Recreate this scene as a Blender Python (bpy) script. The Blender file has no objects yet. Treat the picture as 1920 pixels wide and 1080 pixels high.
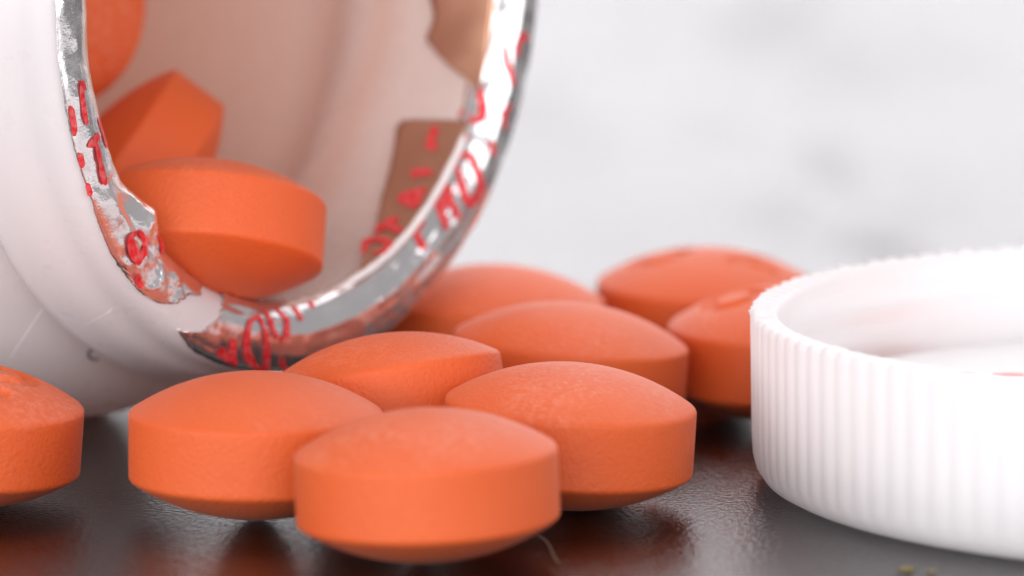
import bpy, math, random
from mathutils import Vector, Matrix, noise
random.seed(7)
S = 0.01                      # one scene unit is 100 mm; every length below is written in mm
SC = bpy.context.scene
COL = SC.collection

# ------------------------------------------------------------------ camera
cam_d = bpy.data.cameras.new('camera')
cam = bpy.data.objects.new('camera', cam_d); COL.objects.link(cam)
cam.location = (0, 0, 42.5*S)
cam.rotation_euler = (math.radians(90-8.37), 0, 0)
cam_d.sensor_width = 36.0; cam_d.lens = 202.5
cam_d.clip_start = 0.05; cam_d.clip_end = 200
cam_d.dof.use_dof = True
cam_d.dof.focus_distance = 233*S
cam_d.dof.aperture_fstop = 202.5e-3/(4.6*S)
cam_d.dof.aperture_blades = 0
SC.camera = cam

# ------------------------------------------------------------------ surroundings and lamps
w = bpy.data.worlds.new('World'); SC.world = w; w.use_nodes = True
bg = w.node_tree.nodes['Background']
bg.inputs['Color'].default_value = (1.0, 0.975, 0.99, 1); bg.inputs['Strength'].default_value = 0.34

def softbox(name, loc, target, sx, sy, radiance, color):
    d = bpy.data.lights.new(name, 'AREA'); d.shape = 'RECTANGLE'
    d.size = sx*S; d.size_y = sy*S
    d.energy = radiance*math.pi*d.size*d.size_y
    d.color = color
    o = bpy.data.objects.new(name, d); COL.objects.link(o)
    o.location = Vector(loc)*S
    o.rotation_euler = (Vector(target)-Vector(loc)).to_track_quat('-Z', 'Y').to_euler()
    return o
softbox('softbox_behind', (60, 760, 312), (0, 240, 10), 900, 700, 1.9, (0.985, 0.965, 1.0))
softbox('softbox_right', (380, 20, 95), (0, 240, 8), 300, 190, 3.2, (0.98, 0.975, 1.0))
softbox('fill_above', (60, 380, 430), (0, 245, 0), 420, 300, 1.5, (1.0, 0.98, 1.0))  # added overhead fill lamp that brightens the tablet tops
softbox('softbox_front', (-40, -240, 125), (0, 235, 8), 480, 215, 5.9, (1.0, 0.98, 0.985))
softbox('softbox_side', (-290, 0, 48), (-20, 240, 12), 280, 92, 8.0, (0.97, 0.97, 1.0))

SC.view_settings.view_transform = 'Standard'; SC.view_settings.look = 'None'
SC.view_settings.exposure = 0.0; SC.view_settings.gamma = 1.0
SC.render.engine = 'CYCLES'
SC.cycles.max_bounces = 10; SC.cycles.diffuse_bounces = 6; SC.cycles.glossy_bounces = 6
SC.cycles.use_denoising = True

# ------------------------------------------------------------------ helpers
def nodes(name):
    m = bpy.data.materials.new(name); m.use_nodes = True
    nt = m.node_tree
    return m, nt, nt.nodes['Principled BSDF']
def N(nt, kind, **kw):
    n = nt.nodes.new(kind)
    for k, v in kw.items():
        if k in n.inputs: n.inputs[k].default_value = v
        else: setattr(n, k, v)
    return n
def L(nt, a, b): nt.links.new(a, b)
def ramp(nt, fac, pts):
    r = nt.nodes.new('ShaderNodeValToRGB'); e = r.color_ramp.elements
    while len(e) < len(pts): e.new(0.5)
    for i, (p, c) in enumerate(pts):
        e[i].position = p; e[i].color = (c, c, c, 1) if not isinstance(c, tuple) else (*c, 1)
    L(nt, fac, r.inputs['Fac']); return r.outputs['Color']
def mapped(nt, scale, rand=False):
    t = nt.nodes.new('ShaderNodeTexCoord'); m = nt.nodes.new('ShaderNodeMapping')
    m.inputs['Scale'].default_value = scale
    L(nt, t.outputs['Object'], m.inputs['Vector'])
    if rand:
        oi = nt.nodes.new('ShaderNodeObjectInfo'); a = N(nt, 'ShaderNodeVectorMath', operation='MULTIPLY_ADD')
        L(nt, oi.outputs['Random'], a.inputs[0]); a.inputs[1].default_value = (37, 53, 71)
        L(nt, t.outputs['Object'], a.inputs[2]); L(nt, a.outputs[0], m.inputs['Vector'])
    return m.outputs['Vector']
def tex(nt, vec, scale, detail=3.0, rough=0.5):
    n = N(nt, 'ShaderNodeTexNoise', Scale=scale, Detail=detail, Roughness=rough)
    L(nt, vec, n.inputs['Vector']); return n.outputs['Fac']
def bump(nt, bsdf, height, strength, dist_mm, prev=None):
    b = N(nt, 'ShaderNodeBump', Strength=strength, Distance=dist_mm*S)
    L(nt, height, b.inputs['Height'])
    if prev: L(nt, prev, b.inputs['Normal'])
    L(nt, b.outputs['Normal'], bsdf.inputs['Normal']); return b.outputs['Normal']

def make(name, verts, faces, mat, parent=None, smooth=True, org=(0, 0, 0), mats=None, fmat=None):
    """one mesh object; verts in mm, world frame, org = its own origin in mm"""
    me = bpy.data.meshes.new(name)
    o0 = Vector(org)
    me.from_pydata([(Vector(v)-o0)*S for v in verts], [], faces)
    me.validate(); me.update()
    if smooth:
        for p in me.polygons: p.use_smooth = True
    me.materials.append(mat)
    o = bpy.data.objects.new(name, me); COL.objects.link(o)
    if parent is not None:
        o.parent = parent
        o.location = o0*S - parent.location
    else:
        o.location = o0*S
    return o
def thing(name, loc, label, cat, group=None):
    o = bpy.data.objects.new(name, None); COL.objects.link(o)
    o.empty_display_size = 0.02
    o.location = Vector(loc)*S
    tag(o, label, cat, group); return o
def tag(o, label, cat, group=None):
    o['label'] = label; o['category'] = cat
    if group: o['group'] = group
def grid_faces(nu, nv, wrap_u=False):
    f = []
    for i in range(nu if wrap_u else nu-1):
        for j in range(nv-1):
            a = i*nv+j; b = ((i+1) % nu)*nv+j
            f.append((a, b, b+1, a+1))
    return f
def interp(x, pts):
    if x <= pts[0][0]: return pts[0][1]
    for (x0, y0), (x1, y1) in zip(pts, pts[1:]):
        if x <= x1: return y0+(y1-y0)*(x-x0)/(x1-x0)
    return pts[-1][1]
def nz(x, y, z): return noise.noise(Vector((x, y, z)))

# ------------------------------------------------------------------ materials
# sugar-brown film coating of the tablets: matt orange with a fine orange-peel relief and a little chalk
MP, nt, b = nodes('tablet_coating')
v = mapped(nt, (1, 1, 1), True)
big = tex(nt, v, 30, 4, .6); fine = tex(nt, v, 620, 2, .5)
speck = ramp(nt, tex(nt, v, 330, 6, .75), [(.46, 0.0), (.70, 1.0)])
rub = ramp(nt, tex(nt, v, 17, 3, .55), [(.48, .06), (.64, .75)])
geo = nt.nodes.new('ShaderNodeNewGeometry'); worn = ramp(nt, geo.outputs['Pointiness'], [(.505, 0.0), (.56, .55)])
rw = N(nt, 'ShaderNodeMath', operation='MAXIMUM'); L(nt, rub, rw.inputs[0]); L(nt, worn, rw.inputs[1])
ck = N(nt, 'ShaderNodeMath', operation='MULTIPLY'); L(nt, speck, ck.inputs[0]); L(nt, rw.outputs[0], ck.inputs[1])
tc = nt.nodes.new('ShaderNodeTexCoord'); sx = nt.nodes.new('ShaderNodeSeparateXYZ'); L(nt, tc.outputs['Object'], sx.inputs[0])
face = N(nt, 'ShaderNodeMapRange'); face.interpolation_type = 'SMOOTHSTEP'; L(nt, sx.outputs['Z'], face.inputs['Value'])   # the rubbed dust sits on the stamped face and its rim
for key, val in (('From Min', 1.05*S), ('From Max', 1.6*S), ('To Min', .10), ('To Max', .62)): face.inputs[key].default_value = val
ck2 = N(nt, 'ShaderNodeMath', operation='MULTIPLY'); L(nt, ck.outputs[0], ck2.inputs[0]); L(nt, face.outputs[0], ck2.inputs[1]); chalk = ck2.outputs[0]
c1 = nt.nodes.new('ShaderNodeMix'); c1.data_type = 'RGBA'
c1.inputs[6].default_value = (0.69, 0.094, 0.017, 1); c1.inputs[7].default_value = (0.73, 0.122, 0.021, 1)
L(nt, big, c1.inputs[0])
c2 = nt.nodes.new('ShaderNodeMix'); c2.data_type = 'RGBA'; c2.inputs[7].default_value = (0.80, 0.36, 0.26, 1)
L(nt, chalk, c2.inputs[0]); L(nt, c1.outputs[2], c2.inputs[6]); L(nt, c2.outputs[2], b.inputs['Base Color'])
b.inputs['Roughness'].default_value = 0.6; b.inputs['Specular IOR Level'].default_value = 0.5
b.inputs['Sheen Weight'].default_value = 0.05; b.inputs['Sheen Roughness'].default_value = 0.4
b.inputs['Sheen Tint'].default_value = (1, .8, .75, 1)
n1 = bump(nt, b, fine, .85, .05); bump(nt, b, tex(nt, v, 260, 2, .5), .14, .06, n1)

def plastic(name, col, rough, thru):
    """white moulded plastic that lets some light through its wall"""
    m, nt, b = nodes(name)
    b.inputs['Base Color'].default_value = (*col, 1)
    v = mapped(nt, (1, 1, 1))
    L(nt, ramp(nt, tex(nt, v, 60, 5, .6), [(.3, rough-.06), (.7, rough+.08)]), b.inputs['Roughness'])
    bump(nt, b, tex(nt, v, 260, 3, .6), .10, .03)
    if thru:
        t = N(nt, 'ShaderNodeBsdfTranslucent'); t.inputs['Color'].default_value = (min(1, col[0]*1.06), min(1, col[1]*1.05), min(1, col[2]*1.05), 1)
        mx = N(nt, 'ShaderNodeMixShader'); mx.inputs[0].default_value = thru
        L(nt, b.outputs[0], mx.inputs[1]); L(nt, t.outputs[0], mx.inputs[2])
        L(nt, mx.outputs[0], nt.nodes['Material Output'].inputs['Surface'])
    return m
MB = plastic('bottle_plastic', (.91, .905, .925), .30, .36)
MC = plastic('cap_plastic', (.96, .945, .95), .36, .42)
MBI = plastic('bounce_tinted_inside', (.93, .80, .72), .26, .46)
# orange bounce and reflections of the tablets painted into the wall colour in bands
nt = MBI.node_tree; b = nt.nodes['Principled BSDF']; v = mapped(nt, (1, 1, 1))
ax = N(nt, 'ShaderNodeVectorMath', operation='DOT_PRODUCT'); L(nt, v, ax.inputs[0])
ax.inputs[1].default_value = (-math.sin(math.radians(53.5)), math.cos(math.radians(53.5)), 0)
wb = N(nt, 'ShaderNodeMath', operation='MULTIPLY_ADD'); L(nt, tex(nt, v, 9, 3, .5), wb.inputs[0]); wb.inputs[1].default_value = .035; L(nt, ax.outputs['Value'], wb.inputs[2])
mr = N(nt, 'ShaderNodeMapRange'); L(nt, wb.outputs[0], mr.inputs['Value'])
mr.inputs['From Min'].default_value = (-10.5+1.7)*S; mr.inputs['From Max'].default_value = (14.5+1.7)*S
bounce_tint = ramp(nt, mr.outputs[0], [(.10, .05), (.20, .05), (.27, .42), (.34, .06), (.43, .05), (.505, .66), (.60, .50), (1.0, .90)])
cm = nt.nodes.new('ShaderNodeMix'); cm.data_type = 'RGBA'; L(nt, bounce_tint, cm.inputs[0])
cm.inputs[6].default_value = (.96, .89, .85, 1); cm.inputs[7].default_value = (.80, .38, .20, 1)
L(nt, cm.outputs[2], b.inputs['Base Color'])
ML = plastic('liner_board', (.90, .88, .88), .55, 0)
MSeam = plastic('pale_scratched_plastic', (.93, .91, .91), .25, .2)

MF, nt, b = nodes('seal_foil')
v = mapped(nt, (1, 1, 1))
b.inputs['Metallic'].default_value = .92; b.inputs['Base Color'].default_value = (.88, .86, .865, 1)
L(nt, ramp(nt, tex(nt, v, 55, 5, .65), [(.35, .10), (.68, .27)]), b.inputs['Roughness'])
vo = N(nt, 'ShaderNodeTexVoronoi', Scale=55.0); vo.feature = 'DISTANCE_TO_EDGE'; L(nt, v, vo.inputs['Vector'])
n0 = bump(nt, b, ramp(nt, vo.outputs['Distance'], [(0.0, 0.0), (.25, 1.0)]), .18, .08)
n1 = bump(nt, b, tex(nt, v, 70, 5, .65), .40, .12, n0)
bump(nt, b, tex(nt, v, 900, 2, .6), .30, .02, n1)

MFD, nt, b = nodes('reflection_tinted_foil')
v = mapped(nt, (1, 1, 1))
b.inputs['Metallic'].default_value = .8; b.inputs['Base Color'].default_value = (.50, .28, .19, 1); b.inputs['Roughness'].default_value = .42  # orange reflection of the tablets put into the base colour of the flaps
bump(nt, b, tex(nt, v, 38, 4, .55), .2, .2)

MI, nt, b = nodes('red_ink')
v = mapped(nt, (1, 1, 1))
sp = ramp(nt, tex(nt, v, 420, 4, .7), [(.44, (.78, .012, .022)), (.70, (.80, .20, .20))])
L(nt, sp, b.inputs['Base Color'])
b.inputs['Roughness'].default_value = .33; b.inputs['Metallic'].default_value = .25

MSm, nt, b = nodes('grey_smudge')
b.inputs['Base Color'].default_value = (.33, .29, .30, 1); b.inputs['Roughness'].default_value = .5
MY, nt, b = nodes('yellow_dust')
b.inputs['Base Color'].default_value = (.22, .17, .07, 1); b.inputs['Roughness'].default_value = .8
MHair, nt, b = nodes('pale_fibre')
b.inputs['Base Color'].default_value = (.20, .14, .09, 1); b.inputs['Roughness'].default_value = .5

# dark varnished table: fine pitted grain, and broad greasy patches that dull the gloss
MT, nt, b = nodes('dark_table')
v = mapped(nt, (1, 1, 1))
grain = tex(nt, mapped(nt, (1, .10, 1)), 110, 4, .6)
L(nt, ramp(nt, grain, [(.3, (.0025, .0006, .0006)), (.7, (.0055, .0017, .0017))]), b.inputs['Base Color'])
b.inputs['IOR'].default_value = 1.62
wob = N(nt, 'ShaderNodeTexNoise', Scale=9.0, Detail=3.0); L(nt, v, wob.inputs['Vector'])
wv = N(nt, 'ShaderNodeVectorMath', operation='MULTIPLY_ADD'); L(nt, wob.outputs['Color'], wv.inputs[0])
wv.inputs[1].default_value = (.05, .16, 0); L(nt, v, wv.inputs[2])
dull = None
for cx, cy, rx, ry, k in ((19.6, 304, 3.2, 10, .48), (18.5, 337, 2.6, 17, .42), (14.8, 318, 2.6, 14, .38), (22.5, 424, 9, 30, .24), (30.6, 400, 6, 20, .34), (12.4, 357, 3.0, 14, .26), (5.5, 312, 5, 12, .12), (34, 330, 7, 22, .10)):
    m = N(nt, 'ShaderNodeVectorMath', operation='SUBTRACT'); L(nt, wv.outputs[0], m.inputs[0]); m.inputs[1].default_value = (cx*S+.025, cy*S+.08, 0)
    d = N(nt, 'ShaderNodeVectorMath', operation='MULTIPLY'); L(nt, m.outputs[0], d.inputs[0]); d.inputs[1].default_value = (1/(rx*S), 1/(ry*S), 0)
    l = N(nt, 'ShaderNodeVectorMath', operation='LENGTH'); L(nt, d.outputs[0], l.inputs[0])
    r = N(nt, 'ShaderNodeMapRange'); r.interpolation_type = 'SMOOTHSTEP'; L(nt, l.outputs['Value'], r.inputs['Value'])
    for key, val in (('From Min', .2), ('From Max', 1.4), ('To Min', k), ('To Max', 0.0)): r.inputs[key].default_value = val
    if dull is None: dull = r.outputs[0]
    else:
        a = N(nt, 'ShaderNodeMath', operation='MAXIMUM'); L(nt, dull, a.inputs[0]); L(nt, r.outputs[0], a.inputs[1]); dull = a.outputs[0]
patch = ramp(nt, tex(nt, mapped(nt, (1, .2, 1)), 4.2, 3, .5), [(.36, .40), (.55, .5)])
mul = N(nt, 'ShaderNodeMath', operation='MULTIPLY_ADD'); L(nt, dull, mul.inputs[0]); mul.inputs[1].default_value = -.7; L(nt, patch, mul.inputs[2])
L(nt, mul.outputs[0], b.inputs['Specular IOR Level']); b.inputs['Specular Tint'].default_value = (1, .955, .97, 1)
L(nt, ramp(nt, tex(nt, mapped(nt, (1, .22, 1)), 7, 3, .55), [(.36, .05), (.70, .14)]), b.inputs['Roughness'])
n1 = bump(nt, b, tex(nt, v, 400, 3, .55), 1.0, .065)
bump(nt, b, ramp(nt, grain, [(.28, 0.0), (.40, 1.0)]), .16, .08, n1)

# ------------------------------------------------------------------ the table
tab = make('table_top', [(-900, -300, 0), (900, -300, 0), (900, 900, 0), (-900, 900, 0), (-900, -300, -20), (900, -300, -20), (900, 900, -20), (-900, 900, -20)],
           [(0, 1, 2, 3), (7, 6, 5, 4), (0, 4, 5, 1), (1, 5, 6, 2), (2, 6, 7, 3), (3, 7, 4, 0)], MT, smooth=False)
tab['kind'] = 'structure'

# ------------------------------------------------------------------ the bottle, lying on its side
PH = math.radians(53.5); M0 = Vector((-8.45, 243.0, 19.9))        # middle of the mouth
AX = Vector((math.sin(PH), -math.cos(PH), 0)); UX = Vector((math.cos(PH), math.sin(PH), 0)); WZ = Vector((0, 0, 1))
def bp(t, r, a): return M0 - AX*t + UX*(r*math.cos(a)) + WZ*(r*math.sin(a))

def fine_profile(pts, step):
    out = []
    for (t0, r0), (t1, r1) in zip(pts, pts[1:]):
        n = max(1, int(math.hypot(t1-t0, r1-r0)/step))
        out += [(t0+(t1-t0)*k/n, r0+(r1-r0)*k/n) for k in range(n)]
    return out+[pts[-1]]
OUT = [(1.2, 13.82), (.95, 13.95), (.6, 14.2), (.36, 14.55), (.18, 15.0), (.09, 15.4), (.11, 15.85), (.19, 16.25), (.36, 16.5), (.8, 16.71), (1.1, 16.77), (1.5, 16.82), (2.1, 16.84),
       (2.35, 17.06), (3.6, 17.28), (4.6, 17.46), (4.95, 17.5), (5.15, 17.42), (5.25, 17.2), (5.30, 16.5), (5.42, 15.9), (5.7, 15.8), (6.4, 16.6), (7.4, 17.65),
       (8.4, 18.45), (9.4, 19.05), (10.4, 19.45), (11.4, 19.72), (12.6, 19.9), (14, 19.98), (20, 19.98), (40, 19.98), (60, 19.98), (62, 19.6), (63.4, 18.6), (64, 17), (64, 8), (64, .01)]
INN = [(62.4, .01), (62.4, 8), (62.4, 16.4), (61.6, 17.8), (60, 18.5), (40, 18.6), (20, 18.6), (15, 18.55), (13.4, 18.3), (12.2, 17.6), (11, 16.4), (10, 15.3), (9, 14.5), (8, 14.05), (7, 13.86), (4, 13.78), (2, 13.76)]
prof = INN+OUT
def shell(name, prof, mat, parent, seg=160):
    vs = []
    for i in range(seg):
        a = 2*math.pi*i/seg
        vs += [bp(t, r, a) for t, r in prof]
    return make(name, vs, grid_faces(seg, len(prof), True), mat, parent, org=parent.location/S)
bottle = thing('pill_bottle', bp(10.5, 0, 0)-WZ*19.9, 'white plastic pill bottle lying on its side with a torn foil seal round its mouth', 'bottle')
shell('bottle_shell', prof, MB, bottle)
shell_o = bottle.children[0] if bottle.children else [o for o in COL.objects if o.name == 'bottle_shell'][0]
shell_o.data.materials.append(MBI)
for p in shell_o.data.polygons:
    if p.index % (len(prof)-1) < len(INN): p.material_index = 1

def interp_prof(pts, t):
    return interp(t, pts)
def strip_on(name, path, width, lift, mat, parent):
    """thin raised ribbon through a list of (point, normal)"""
    vs = []; n = len(path)
    for i, (p, nn) in enumerate(path):
        d = (path[min(i+1, n-1)][0]-path[max(i-1, 0)][0]).normalized()
        s = d.cross(nn).normalized()*width*.5
        vs += [p-s, p+nn*lift, p+s]
    return make(name, vs, grid_faces(n, 3), mat, parent, org=parent.location/S)
outer_r = [(t, r) for t, r in OUT if t > .5]
for t0, t1, d0, d1 in ((1.7, 3.9, -130.5, -127.0), (5.8, 8.6, -128.5, -122.0)):        # fine pale scratches across neck and shoulder
    path = []
    for k in range(30):
        t = t0+(t1-t0)*k/29; r = interp_prof(outer_r, t); a = math.radians(d0+(d1-d0)*k/29)
        path.append((bp(t, r-.01, a), (bp(t, r+1, a)-bp(t, r, a)).normalized()))
    strip_on('pale_scratch', path, .07, .02, MSeam, bottle)
path = []
for k in range(14):                                                  # small grey crescent smudge on the shoulder
    q = math.pi*(.25+1.0*k/13)
    t = 6.8-.25*math.cos(q); a = math.radians(-111.5-1.7*math.sin(q)); r = interp_prof(outer_r, t)
    path.append((bp(t, r, a), (bp(t-.5, r+.6, a)-bp(t, r, a)).normalized()))
strip_on('scuff_mark', path, .20, .02, MSm, bottle)

# the remnant of the foil seal on the lip
FP = [(1.35, 13.72), (0.9, 13.84), (0.5, 14.1), (0.25, 14.5), (0.08, 14.95), (0.0, 15.35), (0.02, 15.85), (0.10, 16.3), (0.28, 16.6), (0.65, 16.78)]
def foil_tr(s):
    x = max(0, min(1, s))*(len(FP)-1); i = min(int(x), len(FP)-2); k = x-i
    g = lambda j: FP[max(0, min(len(FP)-1, j))]
    o = []
    for c in (0, 1):
        p0, p1, p2, p3 = g(i-1)[c], g(i)[c], g(i+1)[c], g(i+2)[c]
        o.append(.5*(2*p1+(p2-p0)*k+(2*p0-5*p1+4*p2-p3)*k*k+(3*p1-p0-3*p2+p3)*k**3))
    return o
def foil_pos(a, s, off=0.0):
    t, r = foil_tr(s)
    d = math.degrees(a) % 360-360
    # torn shard that stands proud inside the left edge
    lift = max(0, 1-abs((d+139)/9.0))*max(0, 1-s/.42)
    t -= lift*.9; r -= lift*.55
    lift2 = max(0, 1-abs((d+108)/6.0))*max(0, 1-s/.3)
    t -= lift2*.35
    calm = .3 if d < -146 else 1.0 if d > -138 else .3+.7*(d+146)/8
    wr = .045*nz(a*9, s*2.2, 3.1)+.035*nz(a*21, s*5, 8.4)
    if -152 < d < -119: wr += calm*(.05*nz(a*26, s*5, 1.7)+.10*max(0, .5-abs(nz(a*11, s*3.5, 5))*4))
    calm = .3 if d < -146 else 1.0 if d > -138 else .3+.7*(d+146)/8
    wr += calm*(.07*nz(a*2.4, s*8, 5.5)+.05*nz(a*5, s*13, 2.5))
    t -= wr+off*.8; r += off*.3
    return bp(t-.0, r, a)
def smax(d):
    return interp(d, [(-252, .96), (-215, .86), (-180, .80), (-152, .79), (-141, .88), (-132, .83), (-126, .80), (-122.5, .90), (-117, .95), (-110, .96), (-96, .94), (-85, .97), (-60, 1), (20, 1), (108, .96)])
nu, nv = 760, 36
vs = []
for i in range(nu):
    u = i/(nu-1)
    for j in range(nv):
        q = j/(nv-1)
        a0 = interp(q, [(0, -111), (.35, -113.5), (.62, -116.2), (.80, -119.5), (.92, -122.5), (1, -118)])+1.0*nz(q*9, 2, 2)+.7*nz(q*27, 3, 2)+.35*nz(q*70, 3, 9)
        a1 = 360+interp(q, [(0, -117.5), (.28, -119.3), (.6, -124.6), (.8, -125.9), (.9, -128.5), (1, -132.5)])+1.0*nz(q*9, 5, 7)+.7*nz(q*27, 8, 2)+.35*nz(q*70, 1, 9)
        d = a0+(a1-a0)*u
        dd = d if d < 108 else d-360
        qs = q*(smax(dd)+.012*nz(d*.6, 0, 9)+.012*nz(d*2.1, 0, 4)*(1 if dd > -90 or dd < -119 else .4))
        if q < .3: qs += (.3-q)*(.16+.3*nz(d*.11, 4, 0)+.22*nz(d*.5, 1, 0))
        vs.append(foil_pos(math.radians(d), qs))
foil = make('foil_seal', vs, grid_faces(nu, nv), MF, bottle, org=bottle.location/S)
def thick(o, mm):
    md = o.modifiers.new('thickness', 'SOLIDIFY'); md.thickness = mm*S; md.offset = 0
thick(foil, .03)

# flaps of the seal bent into the bore on the far side
def flap_pos(a, v, off=0.0):
    r = 13.55-.5*math.sin(v*1.5)-off
    r -= .10*nz(a*7, v*2, 6)+.25*v*(.5+nz(a*3, 0, 2))
    return bp(.35+v*3.9, r, a)
def flap(d0, d1, edge, name='foil_flap'):
    n, m = 60, 14; vs = []
    for i in range(n):
        d = d0+(d1-d0)*i/(n-1); e = interp(d, edge)+.02*nz(d*.7, 1, 1)
        vs += [flap_pos(math.radians(d), e*j/(m-1)) for j in range(m)]
    o = make(name, vs, grid_faces(n, m), MFD, foil, org=bottle.location/S)
    o.location = (0, 0, 0)
    thick(o, .05); return o
flap(-75, -31.8, [(-75, .0), (-68, .19), (-58, .43), (-49, .63), (-35, .85), (-33.6, .78), (-31.8, .08)])
flap(-25, 30, [(-25, .04), (-21, .47), (-16.8, .80), (-12, .73), (-9, .80), (10, .84), (25, .5), (30, .02)])

n = 90; vs = []                                                     # pale rolled edge where the seal folds into the bore
for i in range(n):
    d = -82+49.5*i/(n-1); a = math.radians(d); e = min(1, i/10, (n-1-i)/6)
    for q in range(9):
        rr = (.17+.03*nz(d*.25, 2, 2))*e
        vs.append(bp(.42+.05*nz(d*.2, 0, 1)+rr*math.sin(q*math.pi/4), 13.62+rr*math.cos(q*math.pi/4), a))
o = make('rolled_edge', vs, grid_faces(n, 9), ML, foil, org=bottle.location/S); o.location = (0, 0, 0)

# the red print left on the foil: one mesh per letter
PRINT = [
 ('foil', [[(-111.5, .87), (-112, .77), (-109, .88)], [(-107.5, .92), (-109.8, .72), (-110.5, .61)]]),
 ('foil', [[(-104.5, .31), (-106.8, .4), (-107.3, .61), (-105.2, .76), (-101.5, .9), (-100.8, .82), (-102, .64), (-103, .43), (-103.5, .33), (-104.5, .31)]]),
 ('foil', [[(-101.8, .2), (-101, .28), (-100.5, .41), (-99.6, .52)], [(-97.8, .16), (-96.8, .25), (-96.2, .33), (-96.8, .41), (-98.8, .56)]]),
 ('foil', [[(-92.8, .12), (-92.5, .22), (-92.5, .33)], [(-87, .07), (-88, .21)]]), ('foil', [[(-98, .7), (-96, .89)]]),
 ('foil', [[(-167.2, .46), (-168.5, .54), (-165.8, .57), (-162.2, .58)]]),
 ('foil', [[(-159, .63), (-159.1, .5), (-159.3, .40)], [(-159, .5), (-155.2, .53), (-151.8, .57)]]),
 ('foil', [[(-166, .73), (-163.8, .73), (-161.5, .75)]]), ('foil', [[(-158.8, .75), (-156.5, .76)]]), ('foil', [[(-154, .77), (-152, .79)]]),
 ('foil', [[(-161.5, .30), (-158.5, .29), (-155.8, .28)]]),
 ('foil', [[(-141, .45), (-141.5, .58), (-139.8, .63), (-138, .62), (-137.5, .53), (-138.5, .42), (-140.5, .42)], [(-138.8, .64), (-136.8, .62)]]),
 ('foil', [[(-136, .72), (-134.8, .77), (-133.5, .76)]]), ('foil', [[(-137.2, .22), (-134.8, .24), (-132.8, .33)]]),
 ('foil', [[(-58.2, .11), (-55.8, .15), (-53, .17)], [(-55.8, .17), (-57, .28), (-57.5, .37)]]),
 ('foil', [[(-48.2, .18), (-44.5, .17), (-45.2, .24), (-47.2, .28), (-48.2, .21)], [(-48.2, .2), (-50, .33), (-51.2, .46)], [(-46.8, .29), (-47.2, .39), (-48, .5)]]),
 ('foil', [[(-39, .17), (-37.2, .24), (-37.2, .34), (-39.2, .48), (-40.8, .59), (-44, .55), (-43.5, .4), (-41.5, .28), (-39, .17)]]),
 ('foil', [[(-38, .12), (-35.8, .07), (-34, .1), (-34.2, .15), (-36.5, .14)]]),
 ('foil', [[(-32.6, .42), (-33.6, .52), (-34.8, .53)]]), ('foil', [[(-25, .57), (-27.2, .51), (-29.2, .62)]]),
 ('foil', [[(-15.5, .33), (-19.2, .41), (-22.2, .52)]]), ('foil', [[(-17.5, .50), (-15, .49), (-13.2, .55), (-14.3, .62)]]),
 ('foil', [[(-23.5, .03), (-22.5, .03), (-23.5, .08), (-27.5, .25), (-29.8, .26), (-31.3, .17)], [(-30.8, .02), (-29.5, .05), (-30.8, .17)]]),
 ('flap', [[(-34, .36), (-38.2, .34), (-38, .24)]]),
 ('flap', [[(-45.8, .35), (-44.5, .32), (-43.8, .15)]]),
 ('flap', [[(-51.5, .36), (-49.5, .24), (-47.8, .11)], [(-51.5, .36), (-52.2, .09)], [(-48.5, .19), (-52, .13)]]),
 ('flap', [[(-60.8, .35), (-55.8, .23)], [(-58.2, .28), (-59.3, .05)]]),
 ('flap', [[(-68.5, .2), (-64.2, .32), (-62.5, .2), (-63.5, .06), (-66, .04), (-67.2, .13)]]),
]
def smooth_line(pts, n_per=10):
    out = []; m = len(pts)
    for i in range(m-1):
        for k in range(n_per):
            x = k/n_per; o = []
            for c in (0, 1):
                p0, p1, p2, p3 = pts[max(i-1, 0)][c], pts[i][c], pts[i+1][c], pts[min(i+2, m-1)][c]
                o.append(.5*(2*p1+(p2-p0)*x+(2*p0-5*p1+4*p2-p3)*x*x+(3*p1-p0-3*p2+p3)*x**3))
            out.append(o)
    return out+[list(pts[-1])]
for where, strokes in PRINT:
    vs, fs = [], []
    fn = foil_pos if where == 'foil' else flap_pos
    ks = 3.6 if where == 'foil' else 3.9
    W = (.205 if sum(len(q) for q in strokes) > 4 else .15) if where == 'foil' else .24
    for st in strokes:
        pl = smooth_line(st)
        mm = [(math.radians(d)*15.0, s*ks) for d, s in pl]
        base = len(vs); n = len(pl)
        for i in range(n):
            dx = mm[min(i+1, n-1)][0]-mm[max(i-1, 0)][0]; dy = mm[min(i+1, n-1)][1]-mm[max(i-1, 0)][1]
            l = math.hypot(dx, dy) or 1; px, py = -dy/l, dx/l
            wd = W*(.92+.25*nz(mm[i][0]*2.5, mm[i][1]*2.5, 3))*(.35+.65*min(1, 5*i/(n-1), 5*(n-1-i)/(n-1)))
            for k in (-1, -.34, .34, 1):
                x, y = mm[i][0]+px*wd*k, mm[i][1]+py*wd*k
                vs.append(fn(x/15.0, min(1.0, max(0, y/ks)), .11 if where == 'foil' else .09))
        fs += [tuple(base+q for q in f) for f in grid_faces(n, 4)]
    o = make('red_letter', vs, fs, MI, foil, org=bottle.location/S); o.location = (0, 0, 0)

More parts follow.
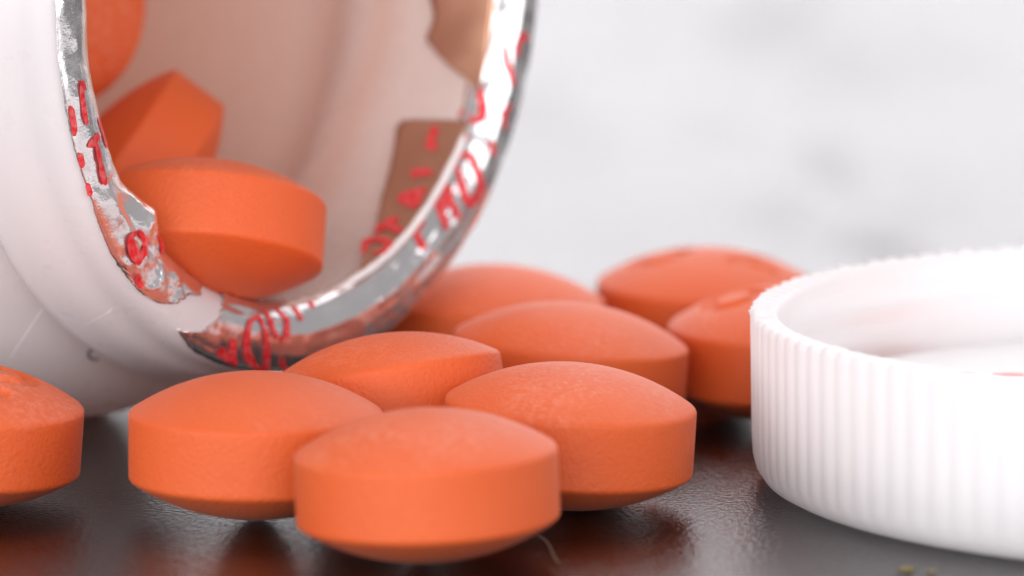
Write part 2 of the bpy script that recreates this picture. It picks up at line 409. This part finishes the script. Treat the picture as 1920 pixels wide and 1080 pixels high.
# ------------------------------------------------------------------ the tablets
PR, PHB, PHD = 5.07, 1.34, 1.56                      # radius, half the band, height of each dome
def tablet_profile():
    rho = (PR*PR+PHD*PHD)/(2*PHD)
    zz = lambda r: PHB+PHD-rho+math.sqrt(rho*rho-r*r)
    top = [(PR-.17)*i/46 for i in range(47)]
    top = [(r, zz(r)) for r in top]
    p0, p1, p2 = top[-1], (PR, zz(PR)), (PR, PHB-.14)
    for k in range(1, 7):                                # the rounded rim
        t = k/6
        top.append(tuple((1-t)**2*p0[c]+2*t*(1-t)*p1[c]+t*t*p2[c] for c in (0, 1)))
    zb = PHB-.14
    return top+[(PR, zb-2*zb*k/14) for k in range(1, 14)]+[(r, -z) for r, z in reversed(top)]
TP = tablet_profile()
def seg_dist(x, y, ax, ay, bx, by):
    dx, dy = bx-ax, by-ay; l = dx*dx+dy*dy
    t = max(0, min(1, ((x-ax)*dx+(y-ay)*dy)/l)) if l else 0
    return math.hypot(x-ax-dx*t, y-ay-dy*t)
def tablet_mesh(name, marks, seg=144):
    vs = []
    for i in range(seg):
        a = 2*math.pi*i/seg; c, s = math.cos(a), math.sin(a)
        for k, (r, z) in enumerate(TP):
            x, y = r*c, r*s
            if marks and z > PHB and r < PR-.4:
                d = min(seg_dist(x, y, *m) for m in marks)
                w_ = max(0, min(1, (0.46-d)/.30)); w_ = w_*w_*(3-2*w_)
                z -= .27*w_
            vs.append((x, y, z))
    me = make(name, vs, grid_faces(seg, len(TP), True), MP)
    d = me.data; bpy.data.objects.remove(me); return d
def arc(cx, cy, rx, ry, a0, a1, n=14):
    p = [(cx+rx*math.cos(math.radians(a0+(a1-a0)*k/n)), cy+ry*math.sin(math.radians(a0+(a1-a0)*k/n))) for k in range(n+1)]
    return [(*p[k], *p[k+1]) for k in range(n)]
# the stamped marks: a narrow loop and a 2
MARKS = arc(-2.2, .1, 1.15, 1.15, 0, 360, 22)+arc(1.9, .75, .85, .8, 170, -35, 10)+[(2.6, .3, 1.1, -1.5), (1.1, -1.5, 2.9, -1.5)]
ME_PLAIN = tablet_mesh('tablet', None); ME_MARK = tablet_mesh('stamped_tablet', MARKS)

# x, y (mm), height of the middle (None: rests on the table), tilt about Y (right side down), tilt about X, turn, stamped, label
DEEP = 'orange tablet deep inside the bottle, out of sight behind the others'
TABLETS = [
 (-3.26, 217.2, None, -2.2, 0.0, 20, 0, 'frontmost orange tablet on the dark table, nearest of the whole heap'),
 (2.29, 228.2, None, 3.2, 0.5, 75, 0, 'orange tablet with a chalky right edge, just behind the frontmost tablet towards cap'),
 (-10.2, 226.1, None, 0.4, 0.0, 130, 0, 'plain orange tablet in front of the lower bottle mouth, left of the frontmost tablet'),
 (-5.27, 234.6, 3.15, -10.0, -10, 60, 0, 'tilted orange tablet wedged below the foil rim of the bottle, showing its grainy edge'),
 (2.45, 244.6, None, 4.6, 0.0, 200, 0, 'orange tablet in the middle of the heap, between the bottle mouth and the cap'),
 (-0.9, 256.3, None, 0.6, 0.0, 15, 0, 'blurred orange tablet half hidden behind the right side of the bottle mouth'),
 (8.92, 261.6, None, 0.8, 2.0, 0, 1, 'farthest blurred orange tablet with two stamped marks on its top'),
 (11.91, 249.5, None, -1.5, 2.0, 10, 1, 'orange tablet partly hidden by the ribbed white cap'),
 (-22.37, 228.6, None, 4.5, 1.0, -25, 1, 'orange tablet cut off by the left edge, in front of the bottle shoulder'),
 (-12.98, 241.5, 9.42, 3.5, -22.0, 40, 0, 'grainy orange tablet leaning on the lip inside the bottle mouth'),
 (-16.8, 252.5, 10.2, 0, 0, 0, 0, 'orange tablet standing on edge inside the bottle, behind the one at the lip'),
 (-21.3, 254.5, 18.0, 0, 0, 0, 0, 'upper orange tablet inside the bottle beside the left foil edge'),
 (-25.0, 262.0, 7.0, 20, -15, 0, 0, DEEP), (-31.0, 270.0, 6.0, -10, 10, 0, 0, DEEP), (-27.5, 259.0, 12.5, 60, 25, 0, 0, DEEP), (-33.5, 266.0, 14.0, 30, -40, 0, 0, DEEP), (-30.0, 257.5, 19.0, 75, 10, 0, 0, DEEP),
]
for i, (x, y, z, ry, rx, rz, st, lab) in enumerate(TABLETS):
    o = bpy.data.objects.new('tablet', ME_MARK if st else ME_PLAIN); COL.objects.link(o)
    R = Matrix.Rotation(math.radians(ry), 4, 'Y') @ Matrix.Rotation(math.radians(rx), 4, 'X') @ Matrix.Rotation(math.radians(rz), 4, 'Z')
    if i == 10: R = Vector((-.80, -.03, .60)).to_track_quat('Z', 'Y').to_matrix().to_4x4()
    if i == 11: R = Vector((.55, -.80, .20)).to_track_quat('Z', 'Y').to_matrix().to_4x4()
    if z is None:
        z = -min((R @ v.co).z for v in o.data.vertices)/S + .01
    o.rotation_euler = R.to_euler(); o.location = (x*S, y*S, z*S)
    tag(o, lab, 'tablet', 'orange tablets spilled from the bottle')

# ------------------------------------------------------------------ the cap, lying upside down
CX, CY, CR, CH = 30.75, 233.0, 21.0, 7.4
cap = thing('bottle_cap', (CX, CY, 0), 'white ribbed plastic cap lying open side up right of the tablets', 'cap')
NR = 120; seg = NR*8
cprof = [(0, .02), (8, .02), (15, .02), (19.1, .02), (19.9, .12), (20.4, .38), (20.7, .8), (20.83, 1.3), (20.88, 2.2), (20.9, 3.2), (20.92, 4.4), (20.94, 5.6), (20.96, 6.4), (20.96, 6.85), (20.94, 7.1), (20.86, 7.20),
         (20.5, 7.22), (20.1, 7.20), (19.95, 7.12), (19.86, 6.9), (19.8, 6.5), (19.75, 5), (19.75, 3), (19.7, 1.9), (19.4, 1.6), (16, 1.6), (10, 1.6), (0.02, 1.6)]
vs = []
for i in range(seg):
    a = 2*math.pi*i/seg; k = i % 8; rid = i//8
    rib = [0, .35, .85, 1, 1, .85, .35, 0][k]
    rough_rim = max(0, math.cos(a-math.radians(165)))**2
    jag = nz(rid*.73, 1, 2)
    for j, (r, z) in enumerate(cprof):
        if 6 <= j <= 15: r += .055*(rib-.6)*min(1, (j-5)/3)
        if 13 <= j <= 17:
            z += ((.04+.12*rough_rim)*(rib-.4)+.20*rough_rim*jag*rib)*(1 if j < 17 else .3)
            if j in (14, 15, 16): r += .2*rough_rim*nz(i*.9, j*3, 1)*rib; z += .05*nz(i*1.7, j, 4)
        vs.append((CX+r*math.cos(a), CY+r*math.sin(a), z))
make('cap_shell', vs, grid_faces(seg, len(cprof), True), MC, cap, org=(CX, CY, 0))
def helix(name, r0, depth, z0, pitch, turns, start):
    n = int(160*turns); vs = []
    for i in range(n):
        u = i/(n-1); a = start+2*math.pi*turns*u; z = z0+pitch*turns*u
        e = min(1, u*14, (1-u)*14)
        for dz, dr in ((-.55, -.05), (-.25, depth*.85), (0, depth), (.25, depth*.85), (.55, -.05)):
            rr = r0-dr*e
            vs.append((CX+rr*math.cos(a), CY+rr*math.sin(a), z+dz))
    return make(name, vs, grid_faces(n, 5), MC, cap, org=(CX, CY, 0))
helix('screw_thread', 19.74, .2, 4.2, 1.6, 1.1, math.radians(130))
n = 96; vs = []
lp = [(0.02, 3.4), (8, 3.4), (18.7, 3.4), (19.1, 3.36), (19.3, 3.2), (19.35, 3.0), (19.35, 1.62)]
for i in range(n):
    a = 2*math.pi*i/n; vs += [(CX+r*math.cos(a), CY+r*math.sin(a), z) for r, z in lp]
liner = make('cap_liner', vs, grid_faces(n, len(lp), True), ML, cap, org=(CX, CY, 0))
for x0, x1, y0, wd in ((20.3, 21.7, 240.4, .5), (18.8, 19.6, 240.6, .35), (22.6, 23.6, 240.2, .4)):      # specks of red print on the liner
    vs = []
    for k in range(8):
        x = x0+(x1-x0)*k/7
        for e in (-1, 0, 1): vs.append((x, y0+e*wd*(.4+.6*math.sin(math.pi*(k+.5)/8)), 3.41))
    o = make('red_print', vs, grid_faces(8, 3), MI, liner, org=(CX, CY, 0)); o.location = (0, 0, 0)

# ------------------------------------------------------------------ small dirt on the table
def fibre(name, pts, rad, mat, label, cat):
    vs = []
    for i, p in enumerate(pts):
        p = Vector(p); d = (Vector(pts[min(i+1, len(pts)-1)])-Vector(pts[max(i-1, 0)])).normalized()
        s = d.cross(WZ).normalized(); u = s.cross(d)
        vs += [p+s*rad*math.cos(q*math.pi/3)+u*rad*math.sin(q*math.pi/3) for q in range(7)]
    o = make(name, vs, grid_faces(len(pts), 7), mat, org=pts[0]); tag(o, label, cat); return o
fibre('fibre', [(1.02+.80*k/11+.06*math.sin(k*.5), 221.6-5.6*k/11, .10+.12*math.sin(k*.3)) for k in range(12)], .035, MHair, 'thin pale fibre on the table in front of the frontmost tablet', 'fibre')
for k, (x, y, lab) in enumerate(((14.99, 214.9, 'larger yellow crumb on the table below the front of the cap'), (15.9, 214.5, 'smaller yellow crumb beside the larger crumb below the cap'))):
    bmv = []; fs = []
    nn, mm = 10, 6
    for i in range(nn):
        for j in range(mm):
            a = 2*math.pi*i/nn; b_ = math.pi*j/(mm-1)
            rr = (.34 if k == 0 else .22)*(1+.9*nz(i*1.3+k*5, j*1.1, 2))
            bmv.append((x+rr*math.sin(b_)*math.cos(a), y+rr*math.sin(b_)*math.sin(a), .10+.22*rr*math.cos(b_)))
    o = make('crumb', bmv, grid_faces(nn, mm, True), MY, org=(x, y, 0)); tag(o, lab, 'crumb', 'yellow crumbs before the cap')
